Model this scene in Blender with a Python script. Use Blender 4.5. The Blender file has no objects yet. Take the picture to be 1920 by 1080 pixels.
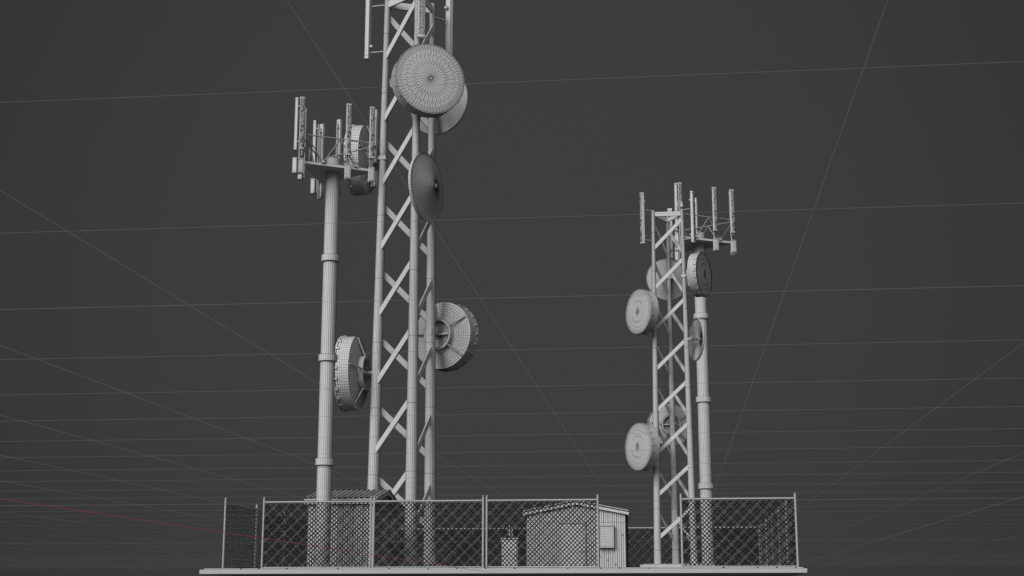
import bpy, bmesh, math, random
from mathutils import Vector, Matrix
random.seed(4)
PI = math.pi
sc = bpy.context.scene
col = sc.collection
CR = math.radians
# ------------------------------------------------------------------ camera model
F_PX = 2666.7; CAM_H = 0.982; PITCH = math.atan(.2195); YAW = CR(6.41)
FW = Vector((-math.sin(YAW)*math.cos(PITCH), math.cos(YAW)*math.cos(PITCH), math.sin(PITCH)))
RT = Vector((math.cos(YAW), math.sin(YAW), 0)); UP = RT.cross(FW)
CAMP = Vector((0, 0, -CAM_H))
def at(px, py, Y):
    d = FW + RT*((px-960)/F_PX) + UP*((540-py)/F_PX)
    return CAMP + d*(Y/d.y)
def zat(px, py, Y): return at(px, py, Y).z

# ------------------------------------------------------------------ materials
def mat(name, c, rough=.75, noise=.06, scale=3.0, spec=.25):
    m = bpy.data.materials.new(name); m.use_nodes = True
    nt = m.node_tree; b = nt.nodes['Principled BSDF']
    b.inputs['Roughness'].default_value = rough
    b.inputs['Specular IOR Level'].default_value = spec
    if noise:
        tc = nt.nodes.new('ShaderNodeTexCoord'); n = nt.nodes.new('ShaderNodeTexNoise')
        n.inputs['Scale'].default_value = scale; n.inputs['Detail'].default_value = 4
        nt.links.new(tc.outputs['Object'], n.inputs['Vector'])
        r = nt.nodes.new('ShaderNodeMapRange')
        r.inputs['To Min'].default_value = 1-noise; r.inputs['To Max'].default_value = 1+noise
        nt.links.new(n.outputs['Fac'], r.inputs['Value'])
        mx = nt.nodes.new('ShaderNodeVectorMath'); mx.operation = 'SCALE'
        mx.inputs[0].default_value = c
        nt.links.new(r.outputs[0], mx.inputs['Scale'])
        nt.links.new(mx.outputs[0], b.inputs['Base Color'])
    else: b.inputs['Base Color'].default_value = (*c, 1)
    return m
CLAY = mat('matt_grey_clay', (.56, .575, .575))
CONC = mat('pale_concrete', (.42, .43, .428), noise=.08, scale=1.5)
CLAY2 = mat('matt_grey_clay_sheet', (.55, .56, .555), noise=.05)
LINE = mat('dark_edge_line', (.03, .03, .032), noise=0, spec=0)
LINE2 = mat('soft_edge_line', (.13, .13, .135), noise=0, spec=0)
WIRE = mat('dark_fence_wire', (.012, .012, .012), noise=0, spec=.05)
WIREL = mat('bright_fence_wire', (.42, .43, .43), noise=0)
def speckled():
    m = mat('speckled_radome_front', (.5, .51, .51))
    nt = m.node_tree; b = nt.nodes['Principled BSDF']
    tc = nt.nodes.new('ShaderNodeTexCoord'); mp = nt.nodes.new('ShaderNodeMapping')
    mp.inputs['Scale'].default_value = (26, 26, 9)
    n = nt.nodes.new('ShaderNodeTexNoise'); n.inputs['Detail'].default_value = 3; n.inputs['Scale'].default_value = 1
    rp = nt.nodes.new('ShaderNodeValToRGB')
    rp.color_ramp.elements[0].position = .43; rp.color_ramp.elements[0].color = (.05, .05, .05, 1)
    rp.color_ramp.elements[1].position = .5; rp.color_ramp.elements[1].color = (.42, .43, .43, 1)
    nt.links.new(tc.outputs['Object'], mp.inputs[0]); nt.links.new(mp.outputs[0], n.inputs['Vector'])
    nt.links.new(n.outputs['Fac'], rp.inputs[0]); nt.links.new(rp.outputs[0], b.inputs['Base Color'])
    return m
SPECK = speckled()
def grid_mat(name, c, a0, a1, decay):
    m = bpy.data.materials.new(name); m.use_nodes = True
    nt = m.node_tree; nt.nodes.clear()
    out = nt.nodes.new('ShaderNodeOutputMaterial'); mix = nt.nodes.new('ShaderNodeMixShader')
    tr = nt.nodes.new('ShaderNodeBsdfTransparent'); em = nt.nodes.new('ShaderNodeEmission')
    em.inputs['Color'].default_value = (*c, 1); em.inputs['Strength'].default_value = 1
    g = nt.nodes.new('ShaderNodeNewGeometry'); s = nt.nodes.new('ShaderNodeSeparateXYZ')
    nt.links.new(g.outputs['Position'], s.inputs[0])
    r = nt.nodes.new('ShaderNodeMapRange'); r.inputs['From Min'].default_value = 2; r.inputs['From Max'].default_value = decay
    r.inputs['To Min'].default_value = a0; r.inputs['To Max'].default_value = a1
    nt.links.new(s.outputs['Y'], r.inputs['Value']); nt.links.new(r.outputs[0], mix.inputs[0])
    nt.links.new(tr.outputs[0], mix.inputs[1]); nt.links.new(em.outputs[0], mix.inputs[2])
    nt.links.new(mix.outputs[0], out.inputs[0])
    return m
GRID = grid_mat('faint_grey_grid_line', (.13, .13, .13), .28, .04, 20)
GRIDM = grid_mat('faint_grey_grid_line_every_tenth', (.14, .14, .14), .3, .08, 30)
AXIS = grid_mat('red_axis_line', (.15, .03, .042), .5, .14, 54)

# ------------------------------------------------------------------ mesh helpers
class MB:
    def __init__(s): s.v = []; s.f = []; s.mi = []
    def add(s, vs, fs, mi=0):
        b = len(s.v); s.v += [tuple(v) for v in vs]
        for f in fs: s.f.append(tuple(b+i for i in f)); s.mi.append(mi)
    def box(s, c, d, rz=0, mi=0):
        x, y, z = [k/2 for k in d]; c = Vector(c); M = Matrix.Rotation(rz, 3, 'Z')
        vs = [c + M @ Vector((sx*x, sy*y, sz*z)) for sx in (-1, 1) for sy in (-1, 1) for sz in (-1, 1)]
        s.add(vs, [(0,1,3,2),(4,6,7,5),(0,4,5,1),(2,3,7,6),(0,2,6,4),(1,5,7,3)], mi)
    def bar(s, a, b, w, t, up=(0,0,1), mi=0):      # flat bar a->b, width w across, thickness t along normal `up`
        a = Vector(a); b = Vector(b); d = (b-a).normalized(); n = Vector(up); n = (n - d*n.dot(d)).normalized(); k = d.cross(n)
        vs = [p + k*(i*w/2) + n*(j*t/2) for p in (a, b) for i, j in ((-1,-1),(1,-1),(1,1),(-1,1))]
        s.add(vs, [(3,2,1,0),(4,5,6,7),(0,1,5,4),(1,2,6,5),(2,3,7,6),(3,0,4,7)], mi)
    def tube(s, a, b, r0, r1=None, n=20, seg=1, cap=True, mi=0):
        r1 = r0 if r1 is None else r1
        a = Vector(a); b = Vector(b); d = (b-a).normalized()
        k = Vector((1,0,0)) if abs(d.x) < .9 else Vector((0,1,0))
        u = d.cross(k).normalized(); w = d.cross(u)
        vs = []; fs = []
        for j in range(seg+1):
            t = j/seg; p = a.lerp(b, t); r = r0+(r1-r0)*t
            for i in range(n):
                q = 2*PI*i/n; vs.append(p + u*(r*math.cos(q)) + w*(r*math.sin(q)))
        for j in range(seg):
            for i in range(n):
                i2 = (i+1) % n; fs.append((j*n+i, j*n+i2, (j+1)*n+i2, (j+1)*n+i))
        if cap: fs.append(tuple(range(n))[::-1]); fs.append(tuple(seg*n+i for i in range(n)))
        s.add(vs, fs, mi)
    def lathe(s, prof, n=64, mi=0, close=False):   # about +X; prof = [(x, r)]
        vs = []; fs = []; m = len(prof)
        for x, r in prof:
            for i in range(n):
                q = 2*PI*i/n; vs.append((x, r*math.cos(q), r*math.sin(q)))
        for j in range(m if close else m-1):
            j2 = (j+1) % m
            for i in range(n):
                i2 = (i+1) % n; fs.append((j*n+i, j*n+i2, j2*n+i2, j2*n+i))
        s.add(vs, fs, mi)
    def build(s, name, mats, parent=None, wire=0, label=None):
        me = bpy.data.meshes.new(name); me.from_pydata(s.v, [], s.f); me.update()
        if not isinstance(mats, (list, tuple)): mats = [mats]
        for m in mats: me.materials.append(m)
        if len(mats) > 1: me.polygons.foreach_set('material_index', s.mi)
        bm = bmesh.new(); bm.from_mesh(me); bmesh.ops.recalc_face_normals(bm, faces=bm.faces); bm.to_mesh(me); bm.free()
        o = bpy.data.objects.new(name, me); col.objects.link(o)
        if parent: o.parent = parent
        if wire: add_wire(o, wire)
        if label: o['label'] = label
        return o
def add_wire(o, t, line=None):
    o.data.materials.append(line or LINE)
    w = o.modifiers.new('edges', 'WIREFRAME'); w.thickness = t; w.use_replace = False
    w.use_even_offset = False; w.use_boundary = True; w.use_relative_offset = False
    w.material_offset = len(o.data.materials)-1; w.offset = 0
def thing(name, label, cat, loc=(0,0,0), rz=0, group=None):
    o = bpy.data.objects.new(name, None); col.objects.link(o); o.empty_display_size = .3
    o.location = loc; o.rotation_euler = (0, 0, rz); o['label'] = label; o['category'] = cat
    if group: o['group'] = group
    return o
def structure(o): o['kind'] = 'structure'; return o
def copy_tree(o, parent=None):
    c = o.copy(); col.objects.link(c)
    if parent: c.parent = parent
    for ch in list(o.children): copy_tree(ch, c)
    return c

# ------------------------------------------------------------------ floor grid (z = 0 plane, one metre cells)
def wline(mb, a, b, k, n=14):            # thin four-sided wire from a to b, width follows the distance from the origin
    a = Vector(a); b = Vector(b)
    d = (b-a).normalized(); side = Vector((d.y, -d.x, 0))
    rings = []
    for i in range(n+1):
        p = a.lerp(b, (i/n)**1.6); w = k*max(1.5, p.length)
        rings.append([p+side*w*.5, p+Vector((0,0,w*.5)), p-side*w*.5, p-Vector((0,0,w*.5))])
    vs = [v for r in rings for v in r]; fs = []
    for i in range(n):
        for j in range(4):
            j2 = (j+1) % 4; fs.append((i*4+j, i*4+j2, (i+1)*4+j2, (i+1)*4+j))
    mb.add(vs, fs)
g = MB(); gm = MB(); gx = MB()
K = .00042
for i in range(0, 42):
    y = 1.593+i; tgt = gm if (i-13) % 10 == 0 else g
    hw = 2.5+y*.5; w = K*max(1.5, y)
    c = Vector((-y*.11, y, 0))
    for sgn in (-1, 1):
        wline(tgt, c, c+Vector((sgn*hw, 0, 0)), K, 2)
for i in range(-28, 20):
    x = .377+i
    tgt = gx if i == -7 else (gm if (i+7) % 10 == 0 else g)
    wline(tgt, (x, 1.4, 0), (x, 54.1 if i == -7 else 46, 0), K*1.1 if i != -7 else K*1.7)
structure(g.build('floor_grid', GRID)); structure(gm.build('floor_grid', GRIDM)); structure(gx.build('axis_line', AXIS))

# ------------------------------------------------------------------ slab and paving
SX0, SX1, SY0, SY1, ST = -18.22, 4.84, 54.2, 77.3, .172
m = MB(); m.box(((SX0+SX1)/2, (SY0+SY1)/2, ST/2+.001), (SX1-SX0, SY1-SY0, ST-.002))
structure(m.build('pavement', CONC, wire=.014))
m = MB(); x = SX0+.12
while x < SX1-.3:
    w = random.choice((1.1, 1.5, .7, 2.0, 1.25)); w = min(w, SX1-.1-x)
    yy = SY0+.1
    m.box((x+w/2, (yy+SY1-.1)/2, ST+.022), (w-.05, SY1-.1-yy, .04)); x += w
DARK_TOP = mat('dark_bounce_cutting_top', (.05, .05, .048), noise=.4, scale=30)  # unseen dark top face, added to cut light bounced up under the platforms
pv = m.build('paving', CLAY); pv.data.materials.append(DARK_TOP)
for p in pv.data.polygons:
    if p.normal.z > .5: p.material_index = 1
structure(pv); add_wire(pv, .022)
GZ = ST+.042   # level everything stands on

# ------------------------------------------------------------------ chain link fence panels
FX0, FY0, PIT = -17.46, 54.7, 4.395
def panel_proto(bright=False):
    W = 4.26; H0 = .03; H1 = 2.76-GZ-.03
    r = thing('fence_panel', 'x', 'fence')
    m = MB(); n = 0; s = .163
    def clip(x0, dirx):
        # wire z = H0 + dirx*(x-x0)
        xa, xb = x0, x0+dirx*(H1-H0); za, zb = H0, H1
        if dirx > 0:
            if xa < 0: za += -xa; xa = 0
            if xb > W: zb -= xb-W; xb = W
            return (xa, za, xb, zb) if xb-xa > .03 else None
        if xa > W: za += xa-W; xa = W
        if xb < 0: zb -= -xb; xb = 0
        return (xa, za, xb, zb) if xa-xb > .03 else None
    k = int((H1-H0)/s)+1
    for i in range(-k, int(W/s)+1):
        c = clip(i*s+.05, 1)
        if c: m.bar((c[0], -.009, c[1]), (c[2], -.009, c[3]), .040, .016, (0,1,0), 0)
        if c and (i % 3 == 0 or bright): m.bar((c[0], -.019, c[1]), (c[2], -.019, c[3]), .024 if bright else .006, .004, (0,1,0), 1)
    for i in range(0, int(W/s)+k+1):
        c = clip(i*s+.05, -1)
        if c: m.bar((c[0], .009, c[1]), (c[2], .009, c[3]), .040, .016, (0,1,0), 0)
        if c and (i % 3 == 1 or bright): m.bar((c[0], -.004, c[1]), (c[2], -.004, c[3]), .024 if bright else .006, .004, (0,1,0), 1)
    m.build('wire_mesh', [WIRE, WIREL], r)
    for x in (0, W):
        m = MB(); m.tube((x, 0, 0), (x, 0, 2.93-GZ), .042, n=10); m.tube((x, 0, 2.93-GZ), (x, 0, 2.97-GZ), .05, .02, n=10)
        m.build('post', CLAY, r, wire=.012)
    m = MB(); m.tube((.03, 0, 2.76-GZ), (W-.03, 0, 2.76-GZ), .036, n=8); m.build('top_rail', CLAY, r, wire=.012)
    m = MB(); m.tube((.03, 0, .04), (W-.03, 0, .04), .02, n=6); m.build('bottom_rail', CLAY, r)
    return r
protos = {False: [panel_proto(), False], True: [panel_proto(True), False]}
def panel(x, y, rz, label, bright=False):
    pr = protos[bright]; o = pr[0] if not pr[1] else copy_tree(pr[0]); pr[1] = True
    o.location = (x, y, GZ); o.rotation_euler = (0, 0, rz); o['label'] = label; o['group'] = 'chain link fence panels round the slab'
for i, l in ((0, 'front fence panel before the thick column pole and the ribbed roof shed'),
             (1, 'front fence panel before the base of the tall lattice mast'),
             (2, 'front chain link fence panel covering the slim cabinet and most of the right shed'),
             (3, 'front chain link fence panel at the right corner, in front of the short column pole')):
    panel((-15.9, -11.52, -7.12, .29)[i], FY0, 0, l)
nth = ['nearest', 'second nearest', 'middle', 'second farthest', 'farthest']
for i in range(5):
    panel(FX0, FY0+.03+i*PIT, PI/2, nth[i]+' of the five chain link panels receding along the left side of the slab', True)
for i in range(5):
    panel(4.54, FY0+.03+i*PIT+4.26, -PI/2, nth[i]+' of the five chain link panels receding along the right side of the slab', True)
bl = ['rear chain link panel at the far left corner behind the ribbed roof shed',
      'rear chain link panel behind the legs of the tall lattice mast',
      'rear chain link panel behind the slim cabinet',
      'rear chain link panel behind the right shed',
      'rear chain link panel seen through the opening, behind the small lattice mast and short pole']
for i in range(5): panel(FX0+.06+i*PIT, FY0+21.95, 0, bl[i])

# ------------------------------------------------------------------ lattice masts
def lattice(s, cx, cy, zb, rot, label):
    r = thing('lattice_mast', label, 'mast', (cx, cy, zb), rot, 'three legged lattice masts')
    H = 14.83*s; R0 = .845*s; R1 = .70*s
    def P(k, z): a = CR((210, 330, 90)[k]); R = R0+(R1-R0)*z/H; return Vector((R*math.cos(a), R*math.sin(a), z))
    def lr(z): return s*(.152 + (.074-.152)*z/H)
    wl = .012*s**.6
    for k in range(3):
        m = MB(); zz = [0]
        z = .55*s + (0, .0, .07)[k]*s
        while z < H-.3*s: zz.append(z); z += 1.66*s
        zz.append(H)
        for a, b in zip(zz[:-1], zz[1:]):
            m.tube(P(k, a), P(k, b), lr(a)*1.0, lr(b)*1.0, n=20, cap=(b == H or a == 0))
        lg = m.build('leg', CLAY, r, wire=wl)
    for k in range(3):
        k2 = (k+1) % 3; z0 = (1.0, .75, .95)[k]*s
        for i in range(9):
            za = z0+i*1.735*s; zb_ = za+1.27*s
            if zb_ > H-.2*s: break
            a = P(k, za); b = P(k2, zb_); nrm = (P(k, za)+P(k2, za)); nrm.z = 0
            mid = (P(k, 0)+P(k2, 0)); out = Vector((mid.x, mid.y, 0)).normalized()
            m = MB(); w = .152*s
            d = (b-a).normalized(); off = out*.03*s
            a2 = a + d*lr(za)*.9; b2 = b - d*lr(zb_)*.9
            # flat bar with ends cut upright, like the photo
            hz = w/2/abs((Vector((d.x, d.y, 0))).length)
            vs = []
            for p in (a2, b2):
                for sz in (-1, 1):
                    for st in (-1, 1): vs.append(p+off+Vector((0, 0, sz*hz))+out*(st*.02*s))
            m.add(vs, [(0,1,3,2),(4,6,7,5),(0,4,5,1),(2,3,7,6),(0,2,6,4),(1,5,7,3)])
            m.build('brace', CLAY, r, wire=wl)
    for k in range(3):
        k2 = (k+1) % 3; m = MB(); z = H-.17*s
        a = P(k, z); b = P(k2, z); d = (b-a).normalized(); mid = (a+b)/2; out = Vector((mid.x, mid.y, 0)).normalized()
        m.bar(a+d*lr(z)*.7, b-d*lr(z)*.7, .19*s, .05*s, out); m.build('top_bar', CLAY, r, wire=wl)
    # obstruction light on the right leg, steps of cable behind
    b = P(1, H); m = MB(); m.tube(b+Vector((0, 0, .0)), b+Vector((0, 0, .09*s)), .03*s, n=10)
    m.tube(b+Vector((0, 0, .09*s)), b+Vector((0, 0, .13*s)), .085*s, .085*s, n=14)
    m.tube(b+Vector((0, 0, .13*s)), b+Vector((0, 0, .36*s)), .085*s, .05*s, n=14)
    m.build('obstruction_light', CLAY, r, wire=wl)
    return r
SC = 1.945; CS = (.05, 59.22); CL = (-12.73, 67.43); RL = CR(-38.5)
ZS = .43; ZL = .60
def pad(cx, cy, w, ztop, rz, label):
    m = MB(); m.box((0, 0, (ztop-GZ)/2), (w, w, ztop-GZ-.002), 0)
    m.box((-.03*w, .02*w, ztop-GZ+.016), (w*.86, w*.86, .03), 0)
    o = m.build('mast_base', CLAY, wire=.014); o.location = (cx, cy, GZ+.001); o.rotation_euler = (0, 0, rz)
    o['label'] = label; o['category'] = 'base'
pad(CS[0]+.05, CS[1], 2.95, ZS-.03, 0, 'low pale square base under the small lattice mast, partly outside the fence opening')
pad(CL[0]+.1, CL[1], 4.9, ZL-.03, 0, 'low pale square base under the tall lattice mast, seen through the fence')
lattice(1, *CS, ZS, 0, 'small slim lattice mast with flat bar top, standing in the fence opening')
lattice(SC, *CL, ZL, RL, 'tall thick lattice mast running out of the top of the picture')

# ------------------------------------------------------------------ dishes
def radome(m, x0, R, bulge):
    def pt(r, a): return (x0+bulge*(1-(r/R)**2), r*math.cos(a), r*math.sin(a))
    N = 32; vs = [pt(0, 0)]; st = 2*PI/N
    HB = [len(vs)+i for i in range(N)]; vs += [pt(.035*R, st*i) for i in range(N)]; 
    A = [len(vs)+i for i in range(N)]; vs += [pt(.41*R, st*i) for i in range(N)]
    B = [len(vs)+i for i in range(N)]; vs += [pt(.56*R, st*(i+.5)) for i in range(N)]
    Cc = [len(vs)+i for i in range(N)]; vs += [pt(.67*R, st*(i+.5)) for i in range(N)]
    D = [len(vs)+i for i in range(N)]; vs += [pt(.79*R, st*i) for i in range(N)]
    fs = []; vs[0] = vs[HB[0]]
    for i in range(N):
        j = (i+1) % N; h = (i-1) % N
        fs.append((HB[i], A[i], B[i], A[j], HB[j]))
        fs.append((A[i], D[i], Cc[i], B[i])); fs.append((A[i], B[h], Cc[h], D[i]))
    # outer rings
    ang = [st*i*.5 for i in range(2*N)]; prev = []
    for i in range(N): prev += [D[i], Cc[i]]
    for rr in (.85, .89, .925, .96, 1.0):
        cur = [len(vs)+i for i in range(2*N)]; vs += [pt(rr*R, a) for a in ang]
        for i in range(2*N):
            j = (i+1) % (2*N); fs.append((prev[i], cur[i], cur[j], prev[j]))
        prev = cur
    m.add(vs, fs)
    return pt
def place(o, cx, cy, z, phi, shift):
    o.location = (cx-math.cos(phi)*shift, cy-math.sin(phi)*shift, z); o.rotation_euler = (0, 0, phi)
def mount(r, pos, phi, back, leg, rr, wl):
    """pipe arm from the back of the dish to the leg, in the dish's own axes"""
    M = Matrix.Rotation(-phi, 3, 'Z'); lg = M @ (Vector(leg)-Vector(pos)); m = MB()
    m.tube((back, 0, 0), (lg.x, lg.y, 0), rr, n=10)
    m.box((lg.x, lg.y, 0), (rr*4.4, rr*4.4, rr*2.4), math.atan2(lg.y, lg.x))
    m.build('mount_arm', CLAY, r, wire=wl)
def drum(label, pos, phi, R, legpos, wl):
    D = .42*R
    r = thing('drum_antenna', label, 'dish antenna', group='drum dishes on the masts')
    place(r, *pos, phi, D/2)
    m = MB(); k = 7
    m.lathe([(D*i/k, R) for i in range(k+1)], 84)
    m.lathe([(D*.88, R), (D*.88, R*1.018), (D*1.0, R*1.018), (D*1.0, R*.97)], 84)
    m.build('shroud', CLAY, r, wire=wl*.9)
    for i in range(22):
        a = 2*PI*i/22; m = MB()
        v = Vector((0, math.cos(a), math.sin(a))); t = Vector((0, -math.sin(a), math.cos(a)))
        c = v*R*1.012+Vector((D*.84, 0, 0)); m.bar(c-Vector((D*.13, 0, 0)), c+Vector((D*.13, 0, 0)), .07*R, .03*R, v)
        m.build('rim_clip', CLAY, r, wire=wl)
    m = MB(); pt = radome(m, D*1.0+.002, R*.985, .035*R); rd = m.build('radome', CLAY, r, wire=wl*.9); rd.modifiers[0].use_boundary = False
    m = MB(); q = .035*R*.985; m.add([pt(0, 0)]+[pt(q, 2*PI*i/32) for i in range(32)], [(0, 1+i, 1+(i+1) % 32) for i in range(32)]); m.build('radome_hub', CLAY, r)
    bk = .12*R; m = MB()
    m.lathe([(-bk*t, R*(1-.58*t)) for t in [i/8 for i in range(9)]], 64)
    m.build('reflector_back', CLAY, r, wire=wl*.9)
    m = MB(); x1 = -.25*R; x2 = -bk+.01*R
    m.lathe([(x1, .40*R), (x1, .465*R), (x2, .465*R), (x2, .40*R)], 40, close=True)
    ringo = m.build('mount_ring', CLAY, r, wire=wl)
    m = MB(); m.lathe([(-bk+.0*R, q*R) for q in (.42, .36, .3, .24, .18, .12, .06, .012)], 32); m.build('centre_plate', CLAY, r, wire=wl)
    m = MB(); m.bar((x1+.03*R, -.42*R, 0), (x1+.03*R, .42*R, 0), .06*R, .03*R, (1,0,0)); m.build('cross_bar', CLAY, r, wire=wl)
    for i in range(5):
        a = 2*PI*i/5+CR(150); v = Vector((0, math.cos(a), math.sin(a)))
        m = MB(); m.bar(v*.97*R+Vector((-.03*R, 0, 0)), v*.455*R+Vector((-.22*R, 0, 0)), .028*R, .04*R, (1,0,0)); m.build('rib', CLAY, r, wire=wl)
    mount(r, (r.location.x, r.location.y, pos[2]), phi, -bk, legpos, .05*R, wl)
    return r
def opendish(label, pos, phi, R, legpos, wl):
    r = thing('open_dish', label, 'dish antenna', group='open dishes on the masts'); dp = .3*R
    place(r, *pos, phi, 0)
    m = MB(); n = 14
    # parabolic shell, inner and outer skins, rim band
    prof = [(-dp*(1-(i/n))**1.25, R*(.07+.93*i/n)) for i in range(n+1)]
    m.lathe(prof, 72); m.lathe([(x+.02*R+.03*R*(1-i/n), q*.985) for i, (x, q) in enumerate(prof)], 72)
    m.build('reflector', CLAY, r, wire=wl*.75).modifiers[0].use_boundary = False
    m = MB(); m.lathe([(-dp, .07*R), (-dp*1.04, .035*R), (-dp*1.05, .001*R)], 36); m.build('reflector_apex', CLAY, r)
    m = MB(); m.lathe([(-.01*R, R), (-.01*R, R*1.02), (.03*R, R*1.02), (.07*R, R*1.01), (.07*R, R*.985), (.02*R, R*.985)], 72); m.build('rim', CLAY, r, wire=wl*.75)
    m = MB(); m.tube((-dp*.9, 0, 0), (.22*R, 0, 0), .03*R, n=10); m.tube((.2*R, 0, -.02*R), (.26*R, 0, .2*R), .035*R, n=8)
    m.tube((.22*R, 0, 0), (.34*R, 0, 0), .07*R, .1*R, n=14); m.build('feed_horn', CLAY, r, wire=wl)
    mount(r, (r.location.x, r.location.y, pos[2]), phi, -dp*.6, legpos, .05*R, wl)
    return r
def legpos(small, k, z):
    s = 1 if small else SC; c = CS if small else CL; a = CR((210, 330, 90)[k]) + (0 if small else RL)
    zb = ZS if small else ZL; t = (z-zb)/(14.83*s); R = (.845-.145*t)*s
    return (c[0]+R*math.cos(a), c[1]+R*math.sin(a), z)
def pos(small, a, b, px, py):
    s = 1 if small else SC; c = CS if small else CL; q = 0 if small else RL
    x = c[0]+s*(a*math.cos(q)-b*math.sin(q)); y = c[1]+s*(a*math.sin(q)+b*math.cos(q))
    return (x, y, zat(px, py, y))
def polar(r, d): return (r*math.cos(CR(d)), r*math.sin(CR(d)))
W1 = .0125; W2 = .018
# (type, small pixel, large pixel, offset, normal, leg, labels)
D = [
 ('drum', (1203, 585), (672, 300), polar(1.36, 212), 216, 0, .93, 'upper of the two drum dishes on the left of the small mast',
  'drum dish left of the tall mast, behind the pole platform antennas'),
 ('drum', (1203, 838), (658, 700), polar(1.48, 212), 216, 0, .955, 'lower of the two drum dishes on the left of the small mast',
  'drum dish left of the tall mast, right beside the shaft of the left column pole'),
 ('drum', (1312, 515), (801, 152), (1.28, -.56), 338, 1, .93, 'drum dish near the top right of the small mast, in front of the short pole',
  'large round drum dish facing forward near the top of the tall mast'),
 ('open', (1247, 524), (819, 192), (-.08, 1.05), 106, 2, .9, 'round dish seen from behind through the upper legs of the small mast',
  'pale dish seen from behind, half hidden by the large drum at the mast top'),
 ('open', (1302, 636), (801, 351), (1.08, -.36), 200, 1, .88, 'thin open dish with feed horn at the middle right of the small mast',
  'dark convex back of an open dish across the middle of the tall mast'),
 ('drum', (1252, 798), (835, 631), (-.15, 1.45), 104, 2, .9, 'drum dish seen from behind low between the legs of the small mast',
  'pale drum dish with ring and ribs on its back, right of the tall mast'),
]
for ty, ps, pl, (a, b), nrm, k, R, ls, ll in D:
    f = drum if ty == 'drum' else opendish
    p = pos(True, a, b, *ps); f(ls, p, CR(nrm), R, legpos(True, k, p[2]), W1)
    p = pos(False, a, b, *pl); f(ll, p, CR(nrm)+RL, R*SC*(.975 if pl[1] > 600 and ty == 'drum' else .97), legpos(False, k, p[2]), W2)

# ------------------------------------------------------------------ panel antennas
def antenna(label, x, y, z0, z1, phi, w=.21, box=None, arms=None, group='', wl=.009, pipe=True):
    r = thing('panel_antenna', label, 'antenna', (x, y, z0), phi, group)      # local +X looks outward
    h = z1-z0; d = w*.62
    prof = [(-d/2, -w*.5), (d*.3, -w*.5), (d*.46, -w*.40), (d*.5, -w*.2), (d*.5, w*.2), (d*.46, w*.40), (d*.3, w*.5), (-d/2, w*.5)]
    n = len(prof); capz = w*.42
    def prism(m, za, zb, sc_, mi=0, front=0):
        vs = [(px*sc_, py*sc_, z) for z in (za, zb) for px, py in prof]
        for i in range(n):
            j = (i+1) % n; m.add([vs[i], vs[j], vs[n+j], vs[n+i]], [(0,1,2,3)], front if i in (2, 3, 4) else mi)
        m.add(vs[:n], [tuple(range(n))[::-1]], mi); m.add(vs[n:], [tuple(range(n))], mi)
    m = MB(); prism(m, capz, h-capz, .97, 0, 1); o = m.build('radome_panel', [CLAY, SPECK], r)
    add_wire(o, wl*.7)
    for za, zb in ((0, capz), (h-capz, h)):
        m = MB(); prism(m, za, zb, 1.03); m.build('end_cap', CLAY, r, wire=wl)
    lo = -.12 if box is None else box[0]-z0+.05
    if pipe:
        m = MB(); m.tube((-d/2-.09*w/.21, 0, lo), (-d/2-.09*w/.21, 0, h*.93), .028*w/.21, n=10); m.build('mount_pipe', CLAY, r, wire=wl*.8)
    for t in (.16, .84):
        m = MB(); m.box((-d/2-.04*w/.21, 0, h*t), (.1*w/.21, w*.5, w*.3)); m.build('clamp', CLAY, r, wire=wl)
    if box:
        b0, b1 = box[0]-z0, box[1]-z0; m = MB()
        m.box((0, 0, (b0+b1)/2), (.17, w*1.06, b1-b0)); m.box((.09, 0, (b0+b1)/2), (.02, w*.62, (b1-b0)*.9))
        m.box((0, 0, b0+.05), (.2, w*1.1, .03)); m.box((0, 0, b1-.05), (.2, w*1.1, .03))
        m.build('radio_unit', CLAY, r, wire=wl)
        m = MB()
        for q in (-.06, .0, .06): m.tube((.02, q, b1), (.01, q*.7, 0), .009, n=5)
        m.build('jumper_cables', mat_cable, r)
    if arms:
        for az, L in arms:
            m = MB(); m.tube((-d/2-.08, 0, az-z0), (-L, 0, az-z0), .02*w/.21, n=8); m.build('support_arm', CLAY, r, wire=wl*.7)
    return r
mat_cable = mat('dark_cable_jacket', (.06, .06, .06), noise=0)

for small in (True, False):
    s = 1 if small else SC; c = CS if small else CL; rot = 0 if small else RL; zb = ZS if small else ZL
    labs = (['panel antenna on rods left of the small mast top', 'panel antenna on rods right of the small mast top, before the short pole', 'panel antenna behind the rear leg of the small mast top'] if small else
            ['panel antenna on a rod left of the tall mast, cut by the picture top', 'panel antenna in front of the near leg of the tall mast, above the large drum', 'plain panel antenna seen from behind, right of the tall mast top'])
    for k in range(3):
        a = CR((210, 330, 85)[k])+rot; R = 1.24*s
        zt = zb+14.83*s - (0 if small else .28) - (.22*s if k == 2 else 0)
        antenna(labs[k], c[0]+R*math.cos(a), c[1]+R*math.sin(a), zt-1.52*s, zt+.72*s, a, .2*s,
                arms=[(zt-1.33*s, .52*s), (zt-.02*s, .54*s)], group='panel antennas on the lattice masts', wl=.009*s**.5, pipe=False)

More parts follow.
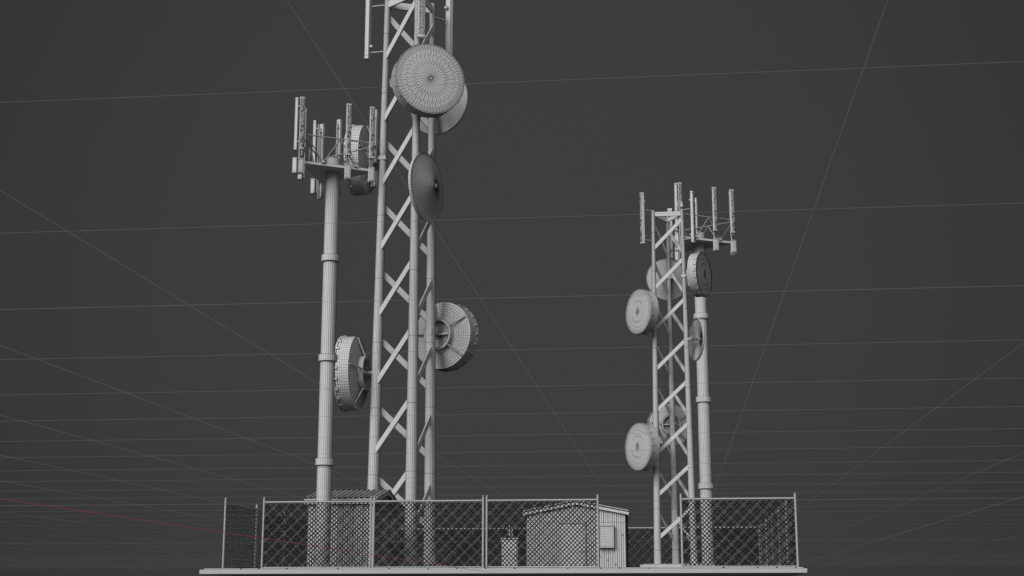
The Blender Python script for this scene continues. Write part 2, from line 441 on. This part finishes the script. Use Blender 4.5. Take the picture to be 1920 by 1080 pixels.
# ------------------------------------------------------------------ column poles with triangular platform
PC = (-14.24, 57.6)
ANT = [(-60, -1.74, 19.82, 17.5), (-60, .31, 19.82, 17.5), (-60, 1.36, 19.82, 17.5),
       (180, 1.93, 19.76, 17.45), (180, -1.13, 19.8, 17.45), (180, 1.03, 19.8, 17.5),
       (60, 1.83, 19.9, 17.5), (60, .78, 19.9, 17.5), (60, -1.36, 19.9, 17.5)]
def pole(cx, cy, dz, label, al, grp):
    r = thing('column_pole', label, 'pole', (cx, cy, GZ), 0, 'round column poles with antenna platforms'); o = -GZ+dz
    zj = [0, 4.58+o, 8.92+o, 13.21+o, 17.62+o]
    m = MB()
    for i in range(4): m.tube((0, 0, zj[i]), (0, 0, zj[i+1]), .31-.004*i, n=24, cap=(i == 3))
    m.build('shaft', CLAY, r, wire=.014)
    for z in zj[1:4]:
        m = MB(); m.tube((0, 0, z-.14), (0, 0, z+.14), .385, n=24); m.build('flange', CLAY, r, wire=.016)
    zp = 17.0+o; V = [Vector((1.80*math.cos(a), 1.80*math.sin(a), 0)) for a in (CR(240), 0, CR(120))]
    # small blunt corners
    pts = []
    for i in range(3):
        p = V[i]; q0 = V[i-1]; q1 = V[(i+1) % 3]
        pts += [p+(q0-p).normalized()*.12, p+(q1-p).normalized()*.12]
    m = MB(); vs = [p+Vector((0, 0, z)) for z in (zp, zp+.11) for p in pts]
    m.add(vs, [(5,4,3,2,1,0), (6,7,8,9,10,11)]+[(i, (i+1) % 6, (i+1) % 6+6, i+6) for i in range(6)])
    pf = m.build('platform', CLAY, r, wire=.012)
    zr = 18.22+o
    for i in range(3):
        a = V[i]*1.16; b = V[(i+1) % 3]*1.16; d = (b-a).normalized()
        A = a+Vector((0, 0, zr)); B = b+Vector((0, 0, zr)); A = A+d*.33; B = B-d*.33; m = MB(); m.tube(A, B, .028, n=8); m.build('hand_rail', CLAY, r, wire=.012)
        mid = (A+B)/2; pa = V[i]+(V[(i+1) % 3]-V[i])*.27; pb = V[i]+(V[(i+1) % 3]-V[i])*.73
        for q in (pa, pb):
            m = MB(); m.tube(mid, q+Vector((0, 0, zp+.1)), .026, n=8); m.build('strut', CLAY, r, wire=.014)
        for q, e in ((pa, A), (pb, B)):
            m = MB(); m.tube(q+Vector((0, 0, zp+.1)), e, .02, n=8); m.build('strut', CLAY, r, wire=.014)
            m = MB(); m.box(q+Vector((0, 0, zp+.16)), (.14, .14, .1), CR(30)); m.tube(q+Vector((0, 0, zp+.1)), q+Vector((0, 0, zp+.3)), .04, n=8); m.build('bracket', CLAY, r, wire=.016)
    for i, (ang, t, z1, z0) in enumerate(ANT):
        a = CR(ang); nx, ny = math.cos(a), math.sin(a); x = cx+1.15*nx-t*ny; y = cy+1.15*ny+t*nx
        antenna(al[i], x, y, z0+dz, z1+dz, a, .215, box=(16.44+dz, 17.11+dz), group=grp)
    return r
L = ['left end of the front edge', 'middle of the front edge, nearest the pole', 'right end of the front edge',
     'near end of the left edge', 'far end of the left edge', 'middle of the left edge, mostly hidden',
     'far left end of the rear edge', 'middle of the rear edge', 'near right end of the rear edge']
pole(*PC, 0, 'thick round column pole with triangular platform left of the tall mast',
     ['panel antenna on the left pole platform, '+q for q in L], 'panel antennas round the left pole platform')
q = at(1319, 748, 72.1)
pole(q.x, 72.1, 0, 'shorter looking round column pole standing right behind the small mast',
     ['panel antenna on the right hand pole platform, '+q for q in L], 'panel antennas round the right pole platform')

# ------------------------------------------------------------------ equipment sheds
def shed(x, y, rz, label):
    r = thing('equipment_shed', label, 'shed', (x, y, GZ), rz, 'two matching equipment sheds')
    hw, ln, ze, zr_ = 2.38, 2.78, 2.93, 3.40
    def roofz(u): return ze+(zr_-ze)*(1-abs(u)/hw)
    def siding(m, a, b, out, top):     # ribbed sheet from a to b (2d points)
        a = Vector(a); b = Vector(b); d = (b-a); L_ = d.length; d.normalize(); o2 = Vector(out)
        n = int(L_/.2); st = L_/n; pr = []
        for i in range(n):
            u = i*st; pr += [(u, 0), (u+st*.42, 0), (u+st*.5, .022), (u+st*.92, .022)]
        pr.append((L_, 0))
        def P(u, w, z): p = a+d*u+o2*w; return (p.x, p.y, z)
        for (u0, w0), (u1, w1) in zip(pr[:-1], pr[1:]):
            z0 = top(u0); z1 = top(u1); zm = 2.45
            m.add([P(u0, w0, 0), P(u1, w1, 0), P(u1, w1, zm), P(u0, w0, zm)], [(0,1,2,3)])
            m.add([P(u0, w0, zm), P(u1, w1, zm), P(u1, w1, z1), P(u0, w0, z0)], [(0,1,2,3)])
    for nm, a, b, o2, tp in (('wall', (-hw, 0), (hw, 0), (0, -1), lambda u: roofz(u-hw)), ('wall', (hw, 0), (hw, ln), (1, 0), lambda u: ze),
                             ('wall', (hw, ln), (-hw, ln), (0, 1), lambda u: roofz(u-hw)), ('wall', (-hw, ln), (-hw, 0), (-1, 0), lambda u: ze)):
        m = MB(); siding(m, a, b, o2, tp); m.build(nm, CLAY2, r, wire=.015)
    # ribbed roof
    ov = .16
    for sg in (-1, 1):
        m = MB(); n = 13; st = (ln+2*ov)/n; pr = []
        for i in range(n):
            u = -ov+i*st; pr += [(u, 0), (u+st*.55, 0), (u+st*.62, .045), (u+st*.93, .045)]
        pr.append((ln+ov, 0)); xe = hw+.17; ze2 = ze-(zr_-ze)*.17/hw
        for (u0, w0), (u1, w1) in zip(pr[:-1], pr[1:]):
            m.add([(sg*xe, u0, ze2+.07+w0), (sg*xe, u1, ze2+.07+w1), (0, u1, zr_+.07+w1), (0, u0, zr_+.07+w0)], [(0,1,2,3)])
            m.add([(sg*xe, u0, ze2+.04), (sg*xe, u1, ze2+.04), (0, u1, zr_+.04), (0, u0, zr_+.04)], [(3,2,1,0)])
        m.build('roof_sheet', CLAY2, r, wire=.028)
        m = MB(); m.box((sg*(xe-.02), ln/2, ze2-.065), (.03, ln+2*ov-.02, .19)); m.box((sg*(xe+.005), ln/2, ze2+.03), (.05, ln+2*ov-.01, .05)); m.build('eave_board', CLAY2, r, wire=.012)
        for u in (-ov+.01, ln+ov-.01):
            m = MB(); m.add([(sg*xe, u-.012, ze2-.1), (sg*xe, u-.012, ze2+.05), (0, u-.012, zr_+.05), (0, u-.012, zr_-.1),
                             (sg*xe, u+.012, ze2-.1), (sg*xe, u+.012, ze2+.05), (0, u+.012, zr_+.05), (0, u+.012, zr_-.1)],
                            [(0,1,2,3),(7,6,5,4),(0,4,5,1),(1,5,6,2),(2,6,7,3),(3,7,4,0)]); m.build('gable_board', CLAY2, r, wire=.012)
        # trim flashing following the roof edge outside the gable
        m = MB(); m.tube((sg*xe, -ov-.02, ze2+.1), (0, -ov-.02, zr_+.1), .03, n=6); m.build('edge_trim', CLAY2, r, wire=.012)
    # door
    m = MB(); m.box((-.18, -.04, 1.2), (1.12, .05, 2.36)); dr = m.build('door', CLAY2, r, wire=.014)
    m = MB()
    for dx in (-.6, .6): m.box((-.18+dx, -.045, 1.22), (.09, .07, 2.42))
    m.box((-.18, -.045, 2.46), (1.28, .07, .09)); m.build('door_frame', CLAY2, dr, wire=.014)
    m = MB(); m.tube((.24, -.07, 1.1), (.24, -.14, 1.1), .03, n=8); m.tube((.24, -.13, 1.1), (.10, -.13, 1.1), .015, n=8); m.build('door_handle', CLAY2, dr, wire=.014)
    m = MB(); m.box((-1.28, -.05, .42), (.34, .08, .5))
    for i in range(5): m.box((-1.28, -.1, .24+i*.09), (.28, .03, .02))
    m.build('vent_grille', CLAY2, r, wire=.014)
    # wall mounted unit
    m = MB(); m.box((1.47, -.12, 1.77), (.66, .22, .94)); mu = m.build('cooling_unit', CLAY2, r, wire=.012)
    m = MB()
    for dx in (-.345, .345): m.box((1.47+dx, -.13, 1.77), (.04, .26, 1.06))
    for dz in (-.505, .505): m.box((1.47, -.13, 1.77+dz), (.65, .26, .045))
    m.build('unit_frame', CLAY2, mu, wire=.016)
    m = MB()
    for i in range(12): m.box((1.47, -.235, 1.37+i*.075), (.6, .014, .05))
    m.build('louvres', CLAY2, mu, wire=.004)
    m = MB()
    for i in range(5):
        m.box((-.2+.53*i+.3, -.03, 2.62-.19*i), (.03, .03, .07)); m.box((.75+.38*i, -.03, 1.05-.19*i), (.03, .03, .07))
    m.build('wall_clips', LINE, r)
    return r
shed(-12.45, 61.4, PI/2, 'left shed with dark ribbed roof behind the thick column pole')
shed(-4.68, 69.2, 0, 'right shed with gable front, door and framed wall unit near the fence opening')

# ------------------------------------------------------------------ cabinet
r = thing('equipment_cabinet', 'slim pale cabinet with thin whip aerial beside the right shed, behind the fence', 'cabinet', (-6.85, 60.0, GZ))
m = MB(); m.box((0, .3, .03), (.74, .64, .06)); m.build('plinth', CLAY, r, wire=.012)
m = MB(); m.box((0, .3, .68), (.68, .58, 1.24)); m.build('body', CLAY, r, wire=.012)
m = MB(); m.box((0, .3, 1.325), (.74, .66, .05)); m.build('lid', CLAY, r, wire=.012)
m = MB(); m.box((0, 0, .69), (.6, .03, 1.12)); dd = m.build('door', CLAY, r, wire=.012)
m = MB(); m.box((.22, -.03, .7), (.03, .04, .16)); m.build('door_handle', CLAY, dd, wire=.01)
m = MB(); m.tube((-.02, .2, 1.35), (-.02, .2, 1.86), .016, n=6); m.build('whip_aerial', CLAY, r)
m = MB(); m.tube((.12, .2, 1.35), (.12, .2, 1.75), .012, n=6); m.build('whip_aerial', CLAY, r)

# ------------------------------------------------------------------ world, sun, camera
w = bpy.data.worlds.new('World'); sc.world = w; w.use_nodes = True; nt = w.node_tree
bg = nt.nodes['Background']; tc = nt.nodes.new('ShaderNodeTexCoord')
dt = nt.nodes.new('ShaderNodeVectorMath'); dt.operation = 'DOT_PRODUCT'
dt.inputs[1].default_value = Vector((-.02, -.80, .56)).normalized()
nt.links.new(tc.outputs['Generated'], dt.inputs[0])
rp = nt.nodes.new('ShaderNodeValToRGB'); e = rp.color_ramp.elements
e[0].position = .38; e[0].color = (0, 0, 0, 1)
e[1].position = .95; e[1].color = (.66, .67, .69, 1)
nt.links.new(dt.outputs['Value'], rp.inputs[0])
df = nt.nodes.new('ShaderNodeVectorMath'); df.operation = 'DOT_PRODUCT'; df.inputs[1].default_value = FW
nt.links.new(tc.outputs['Generated'], df.inputs[0])
rf = nt.nodes.new('ShaderNodeValToRGB'); rf.color_ramp.interpolation = 'EASE'; e2 = rf.color_ramp.elements
e2[0].position = .90; e2[0].color = (.034, .034, .034, 1); e2[1].position = 1; e2[1].color = (.0475, .0475, .0475, 1)
nt.links.new(df.outputs['Value'], rf.inputs[0])
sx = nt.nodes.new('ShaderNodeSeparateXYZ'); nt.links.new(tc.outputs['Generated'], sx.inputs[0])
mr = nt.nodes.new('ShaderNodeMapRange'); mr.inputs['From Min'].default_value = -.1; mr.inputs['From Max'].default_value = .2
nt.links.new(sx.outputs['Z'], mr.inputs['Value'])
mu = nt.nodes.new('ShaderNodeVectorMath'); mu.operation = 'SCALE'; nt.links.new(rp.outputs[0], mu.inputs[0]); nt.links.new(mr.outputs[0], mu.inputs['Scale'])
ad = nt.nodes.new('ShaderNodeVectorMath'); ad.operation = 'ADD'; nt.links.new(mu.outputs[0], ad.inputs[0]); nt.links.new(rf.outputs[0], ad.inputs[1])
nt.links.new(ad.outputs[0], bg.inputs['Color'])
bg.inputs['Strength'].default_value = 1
ld = bpy.data.lights.new('sun', 'SUN'); ld.energy = 2.6; ld.angle = CR(40); ld.color = (1, .995, .975)
lo = bpy.data.objects.new('sun', ld); col.objects.link(lo)
lo.rotation_euler = Vector((-.40, -.76, .5)).to_track_quat('Z', 'Y').to_euler()

cd = bpy.data.cameras.new('camera'); co = bpy.data.objects.new('camera', cd); col.objects.link(co)
cd.sensor_width = 36; cd.lens = 36*F_PX/1920; cd.clip_start = .1; cd.clip_end = 500
M = Matrix((RT, UP, -FW)).transposed().to_4x4(); M.translation = CAMP; co.matrix_world = M
sc.camera = co
sc.view_settings.view_transform = 'Standard'; sc.view_settings.look = 'None'
sc.view_settings.exposure = 0; sc.view_settings.gamma = 1
sc.cycles.transparent_max_bounces = 24
